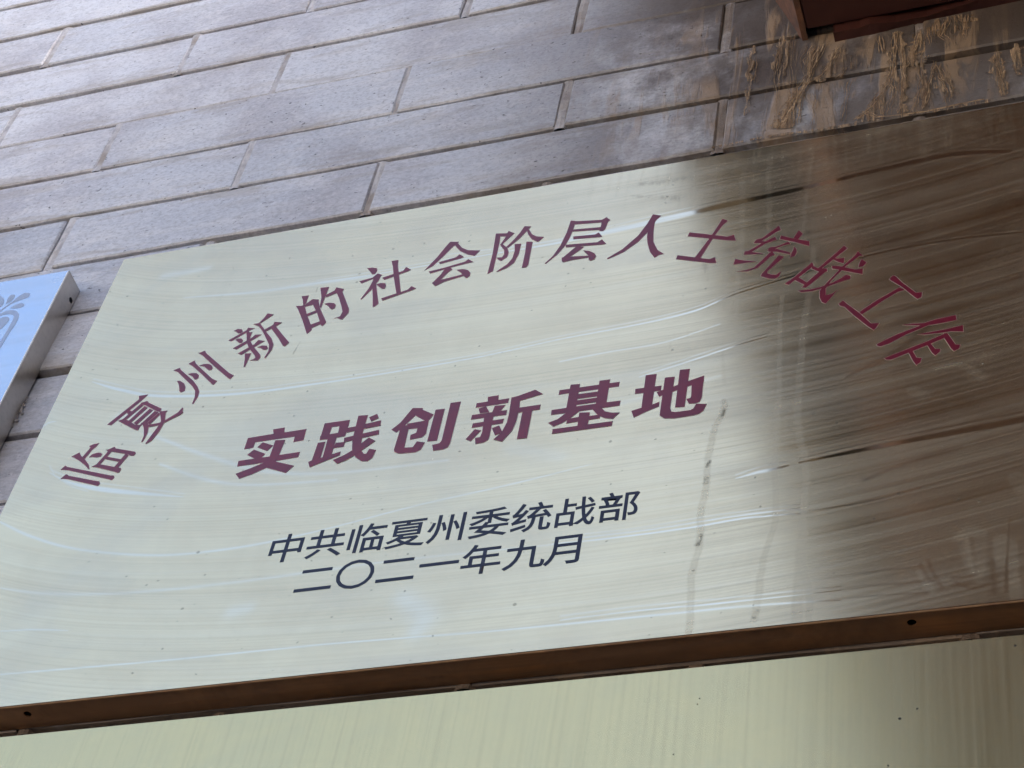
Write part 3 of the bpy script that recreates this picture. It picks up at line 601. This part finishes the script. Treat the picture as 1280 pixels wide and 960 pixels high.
# ------------------------------------------------------------ gold plaque
X0, X1, Z0, Z1 = -.3002, .2998, 2.1846, 2.5862
DEP = .0175
plaque = thing('gold_plaque', 'large streaky gold metal plaque with dark red Chinese characters in an arc', 'plaque', None)
def face_grid(name, x0, x1, z0, z1, nx, nz, marks=None):
    xs = np.linspace(x0, x1, nx); zs = np.linspace(z0, z1, nz)
    X, Z = np.meshgrid(xs, zs)
    co = np.stack([X, np.zeros_like(X), Z], -1).reshape(-1, 3)
    # rolled edge
    ed = np.minimum.reduce([co[:,0]-x0, x1-co[:,0], co[:,2]-z0, z1-co[:,2]])
    co[:,1] = 0.0
    idx = np.arange(nx * nz).reshape(nz, nx)
    q = np.stack([idx[:-1,:-1], idx[:-1,1:], idx[1:,1:], idx[1:,:-1]], -1).reshape(-1, 4)
    me = bpy.data.meshes.new(name)
    me.vertices.add(len(co)); me.vertices.foreach_set('co', co.ravel().astype(np.float32))
    me.loops.add(q.size); me.loops.foreach_set('vertex_index', q.ravel().astype(np.int32))
    me.polygons.add(len(q)); me.polygons.foreach_set('loop_start', np.arange(0, q.size, 4, dtype=np.int32))
    me.update(calc_edges=True)
    me.polygons.foreach_set('use_smooth', np.ones(len(q), dtype=bool))
    return me, co, q
me, co, q = face_grid('face_plate', X0, X1, Z0, Z1, 1100, 736)
Xc, Zc = co[:,0], co[:,2]
nr = np.random.default_rng(3)
acc = np.zeros((len(co), 3))
xi = np.linspace(X0, X1, 1100); zi = np.linspace(Z0, Z1, 736)
A3 = acc.reshape(736, 1100, 3)
def stamp(pts, ch, amt, hard=1.0, rough=0):
    """pts: (x, z, half width) in metres; soft band along the polyline, evaluated on its own bounding box"""
    P = np.array(pts); mw = P[:,2].max() * 2.2 + .001
    ix0, ix1 = np.searchsorted(xi, [P[:,0].min() - mw, P[:,0].max() + mw]); iz0, iz1 = np.searchsorted(zi, [P[:,1].min() - mw, P[:,1].max() + mw])
    if ix1 - ix0 < 1 or iz1 - iz0 < 1: return
    XX, ZZ = np.meshgrid(xi[ix0:ix1], zi[iz0:iz1])
    best = np.full(XX.shape, 9.0)
    for a, b in zip(P, P[1:]):
        dx, dz = b[0]-a[0], b[1]-a[1]; L2 = dx*dx + dz*dz + 1e-12
        t = np.clip(((XX-a[0])*dx + (ZZ-a[1])*dz) / L2, 0, 1)
        dd = np.hypot(XX - a[0] - t*dx, ZZ - a[1] - t*dz) / np.maximum(a[2] + (b[2]-a[2])*t, 1e-5)
        best = np.minimum(best, dd)
    val = np.clip((1.35 - best) / .7, 0, 1) if hard > .5 else np.exp(-(best ** 2) * 1.1)
    if ch == 1:       # drips: tide line at the rim
        wm = P[:,2].max(); val = (val * .68 + .32 * np.exp(-((best - .9) / .3) ** 2)) if wm > .0012 else val * .8
    sub = A3[iz0:iz1, ix0:ix1, ch]
    np.maximum(sub, val * amt, out=sub)
def smooth(pts, k=6):
    P = np.array(pts); n = len(P)
    if n < 3: return pts
    out = []
    for i in range(n - 1):
        p0, p1, p2, p3 = P[max(i-1,0)], P[i], P[i+1], P[min(i+2,n-1)]
        for j in range(k):
            t = j / k
            out.append(.5 * ((2*p1) + (-p0+p2)*t + (2*p0-5*p1+4*p2-p3)*t*t + (-p0+3*p1-3*p2+p3)*t**3))
    out.append(P[-1]); out = np.array(out); out[:,2] = np.maximum(out[:,2], .0002)
    return out
for kind, amt, fl in MARKS:
    pts = [(fl[i]/1e4, fl[i+1]/1e4 + 2.3846, fl[i+2]/1e4/2) for i in range(0, len(fl), 3)]
    pts = smooth(pts)
    if kind == 'c':
        stamp(pts, 0, min(amt * (1.15 if amt > .5 else 1.9 if pts[0][0] < 0 else 1.2), 1.0), 1.0 if amt > .55 else 0.0)
        if amt > .8 and len(pts) > 4:      # a film ridge pushed up to both sides of a wiped band, and a thin scratch beside it
            for s in (-1, 1):
                stamp([(x, z + s * (hw * 1.5 + .0007), .0007) for x, z, hw in pts], 1, .10, 0.0)
            stamp([(x, z + hw * 1.5 + .0022, .0006) for x, z, hw in pts], 0, .6, 0.0)
    elif kind == 'd':
        pts = np.array(pts); pts[:,0] += .0005 * np.sin(np.arange(len(pts)) * .55 + nr.uniform(0, 6)) + .0002 * np.sin(np.arange(len(pts)) * 1.7)
        stamp(pts, 1, amt, 1.0)
    elif kind == 'b':
        stamp([(x, z, hw * 1.15) for x, z, hw in pts], 1, amt * .7, 0.0)
    else:
        stamp(pts, 2, amt, 1.0 if amt > .6 else 0.0)
def arc_y(x, z):      # the wiping strokes sweep down and then up, turning up at the left edge
    t = (x - X0)
    return .040 * np.exp(-(t / .085)) - .012 * np.sin(t / .6 * math.pi) + .018 * np.clip((x - .08) / .2, 0, 1) ** 2
for k in range(260):   # faint single strokes
    z = nr.uniform(Z0, Z1); a = nr.uniform(X0 - .05, X1); L = nr.uniform(.03, .28)
    xs = np.linspace(max(a, X0), min(a + L, X1), 12)
    wv = nr.uniform(.0002, .0011) if nr.random() < .8 else nr.uniform(.0015, .005)
    sl_ = nr.normal(0, .035)
    pts = [(x, z + arc_y(x, z) + sl_ * (x - a), wv * (1 - abs(2*(i/11)-1)**3 * .8)) for i, x in enumerate(xs)]
    stamp(pts, 0, nr.uniform(.03, .14) * (.7 if wv > .0014 else 1), 0.0)
for k in range(110):   # short vertical flecks of spatter
    x = nr.uniform(X0 + .01, X1 - .01); z = Z0 + (Z1 - Z0) * nr.beta(1.4, 1.2)
    stamp([(x, z, .0004), (x + nr.normal(0, .0005), z - nr.uniform(.001, .006), .0006)], 1, nr.uniform(.08, .22), 0.0)
for k in range(70):    # drip heads along the top edge, under the muddy corner
    x = nr.uniform(.02, .29); L = nr.uniform(.004, .05)
    stamp([(x, Z1, nr.uniform(.0006, .002)), (x + nr.normal(0, .001), Z1 - L, .0006)], 1, nr.uniform(.08, .25), 0.0)
ca = me.color_attributes.new('marks', 'FLOAT_COLOR', 'POINT')
rgba = np.ones((len(co), 4), dtype=np.float32); rgba[:,:3] = acc; ca.data.foreach_set('color', rgba.ravel())
uv = me.uv_layers.new(name='grain')
UU = Xc; VV = Zc - arc_y(Xc, Zc)
uvs = np.stack([UU, VV], -1)[q.ravel()]
uv.data.foreach_set('uv', uvs.ravel().astype(np.float32))
obj('face_plate', me, M_gold, plaque)

def panel(name, P0, U, V, w, h, holes, mat, parent, th=.0008):
    """flat sheet with round holes; P0 corner, U and V unit axes"""
    U, V = Vector(U), Vector(V); N = U.cross(V)
    outer = [(0,0),(w,0),(w,h),(0,h)]
    loops = [outer] + [[(cx + r*math.cos(a*math.pi/8), cy + r*math.sin(a*math.pi/8)) for a in range(16)] for cx, cy, r in holes]
    flat = [p for lp in loops for p in lp]
    tris = tessellate_polygon([[Vector((x, y, 0)) for x, y in lp] for lp in loops])
    n = len(flat); P0 = Vector(P0)
    v = [P0 + U*x + V*y for x, y in flat] + [P0 + U*x + V*y + N*th for x, y in flat]
    f = [tuple(t) for t in tris] + [tuple(i + n for i in reversed(t)) for t in tris]
    b0 = 0
    for lp in loops:
        m = len(lp)
        for i in range(m): f.append((b0+i, b0+(i+1)%m, b0+(i+1)%m+n, b0+i+n))
        b0 += m
    me = mesh(name, v, f); bm = bmesh.new(); bm.from_mesh(me); bmesh.ops.recalc_face_normals(bm, faces=bm.faces); bm.to_mesh(me); bm.free()
    return obj(name, me, mat, parent)
def pan_sides(x0, x1, z0, z1, mat, parent, hb=(), hr=(), y0=.0004):
    panel('bottom_flange', (x0, y0, z0), (1,0,0), (0,1,0), x1-x0, DEP-y0, hb, mat, parent)
    panel('top_flange', (x0, y0, z1-.0008), (1,0,0), (0,1,0), x1-x0, DEP-y0, (), mat, parent)
    panel('side_flange', (x1, y0, z0+.001), (0,0,1), (0,1,0), z1-z0-.002, DEP-y0, hr, mat, parent, )
    panel('side_flange', (x0, y0, z0+.001), (0,1,0), (0,0,1), DEP-y0, z1-z0-.002, (), mat, parent)
    obj('backing', box_mesh('backing', x0+.003, x1-.003, DEP-.004, DEP-.002, z0+.003, z1-.003), M_hole, parent)
pan_sides(X0, X1, Z0, Z1, M_flange, plaque, hb=((0.0700,0.0069,0.0021),(0.5176,0.0071,0.0021)))
# thin rusty lip along the bottom fold
obj('bottom_lip', box_mesh('bottom_lip', X0+.001, X1-.001, .0001, .0012, Z0-.0010, Z0-.0001, bevel=.0003), M_rust, plaque)

def fill(polys, ybase, step, name, mat, parent, grow=0.0):
    V, F = [], []
    for k, flat in enumerate(polys):
        pts = [Vector((flat[i]/1e4, flat[i+1]/1e4 + 2.3846, 0)) for i in range(0, len(flat), 2)]
        n = len(pts)
        area = sum(pts[i].x*pts[(i+1)%n].y - pts[(i+1)%n].x*pts[i].y for i in range(n))
        if grow:
            np_ = []
            for i in range(n):
                a, b, c = pts[i-1], pts[i], pts[(i+1)%n]
                d1 = (b-a).normalized(); d2 = (c-b).normalized()
                nn = Vector((d1.y+d2.y, -(d1.x+d2.x), 0))
                if nn.length < .3: nn = Vector((d1.y, -d1.x, 0))
                nn.normalize(); nn *= (1 if area > 0 else -1)
                np_.append(b + nn * grow)
            pts = np_
        b0 = len(V)
        y = ybase - step * k
        V += [(p.x, y, p.y) for p in pts]
        for t in tessellate_polygon([pts]): F.append(tuple(b0 + i for i in t))
    return obj(name, mesh(name, V, F), mat, parent)
for k, polys in GLYPHS:
    ch = fill(polys, -.00012, .000012, 'character', M_red, plaque)
    fill(polys, -.00002, .000006, 'etched_rim', M_rim, ch, grow=.00030)

# small navy lettering
EM = .0227
def text_char(c, xc, zbase):
    cu = bpy.data.curves.new('character', 'FONT'); cu.body = c; cu.size = 1; cu.offset = .007; cu.resolution_u = 4
    to = bpy.data.objects.new('tmp', cu); COL.objects.link(to)
    bpy.context.view_layer.update()
    dg = bpy.context.evaluated_depsgraph_get()
    me = bpy.data.meshes.new_from_object(to.evaluated_get(dg)); bpy.data.objects.remove(to)
    return me
REF = text_char('中', 0, 0)
zs_ = [v.co.y for v in REF.vertices]; xs_ = [v.co.x for v in REF.vertices]
SC = .0212 / (max(zs_) - min(zs_)); ybot = min(zs_); xmid = (max(xs_) + min(xs_)) / 2
0 and print('REF', len(REF.vertices), min(xs_), max(xs_), min(zs_), max(zs_))
def put(c, xc, zbot):
    me = text_char(c, 0, 0); me.name = 'character'
    for v in me.vertices:
        x, y = v.co.x, v.co.y
        v.co = (xc + (x - xmid) * SC, -.00012, zbot + (y - ybot) * SC)
    me.update(); me.materials.clear(); me.materials.append(M_navy)
    return obj('character', me, None, plaque)
for c, x in zip('中共临夏州委统战部', (-.1064, -.0838, -.0611, -.0386, -.0163, .0064, .0291, .0517, .0746)): put(c, x, 2.2673)
for c, x in zip('二〇二一年九月', (-.0839, -.0617, -.0390, -.0163, .0063, .0290, .0505)): put(c, x, 2.2409)

# ------------------------------------------------------------ lower plaque
low = thing('pale_gold_plaque', 'pale gold plaque with vertical brushed grain, along the bottom just below the lettered plaque', 'plaque')
me, co, q = face_grid('face_plate', -.3005, .2995, 1.7621, 2.1635, 40, 28); obj('face_plate', me, M_lower, low)
pan_sides(-.3005, .2995, 1.7621, 2.1635, M_rim, low)
for x, z, s in ((0.2128,2.1227,0.0011),(0.2202,2.1273,0.0008),(0.1251,2.1448,0.0006),(0.1244,2.1416,0.0006),(0.2621,2.1577,0.0010),(0.2078,2.0980,0.0007),(0.1157,2.1141,0.0006)):
    o = bpy.data.meshes.new('speck'); bm = bmesh.new(); bmesh.ops.create_uvsphere(bm, u_segments=10, v_segments=6, radius=s * .62); bmesh.ops.scale(bm, verts=bm.verts, vec=(1, .3, 1)); bm.to_mesh(o); bm.free()
    o = obj('dirt_speck', o, M_hole, low); o.location = (x, 0, z)

# ------------------------------------------------------------ left plaque
left = thing('silver_plaque', 'mirror-bright plaque reflecting blue sky with grey leaf ornament at its corner, at the left edge', 'plaque')
LX1, LZ1, LZ0 = -.3410, 2.5847, 2.1847
me, co, q = face_grid('face_plate', LX1 - .6, LX1, LZ0, LZ1, 60, 40); obj('face_plate', me, M_mirror, left)
pan_sides(LX1 - .6, LX1, LZ0, LZ1, M_steel, left, hr=((.395 - .0115, .0135, .0022), (.03, .009, .0018)))
obj('bright_fold', box_mesh('bright_fold', LX1-.0010, LX1+.0002, -.0002, .0008, LZ0+.001, LZ1-.001, bevel=.0003), M_foldw, left)
for k, mo in enumerate(MOTIF): fill([mo], -.00008 - .00001 * k, 0, 'ornament', M_motif, left)
# crumbs of mortar hanging between plaque side and wall
cr = random.Random(3)
V, F = [], []
for k in range(26):
    c0 = Vector((LX1 + cr.uniform(-.001, .0025), WY - .0028 + cr.uniform(-.001, .001), 2.462 + cr.gauss(0, .010))); s = cr.uniform(.0005, .0016); b0 = len(V)
    for a in ((1,0,0),(-1,0,0),(0,1,0),(0,-1,0),(0,0,1),(0,0,-1)): V.append(c0 + Vector(a) * s * cr.uniform(.6, 1.3))
    for t in ((0,2,4),(2,1,4),(1,3,4),(3,0,4),(2,0,5),(1,2,5),(3,1,5),(0,3,5)): F.append(tuple(b0+i for i in t))
obj('mortar_crumbs', mesh('mortar_crumbs', V, F), M_mortar, wall, 'stuff')
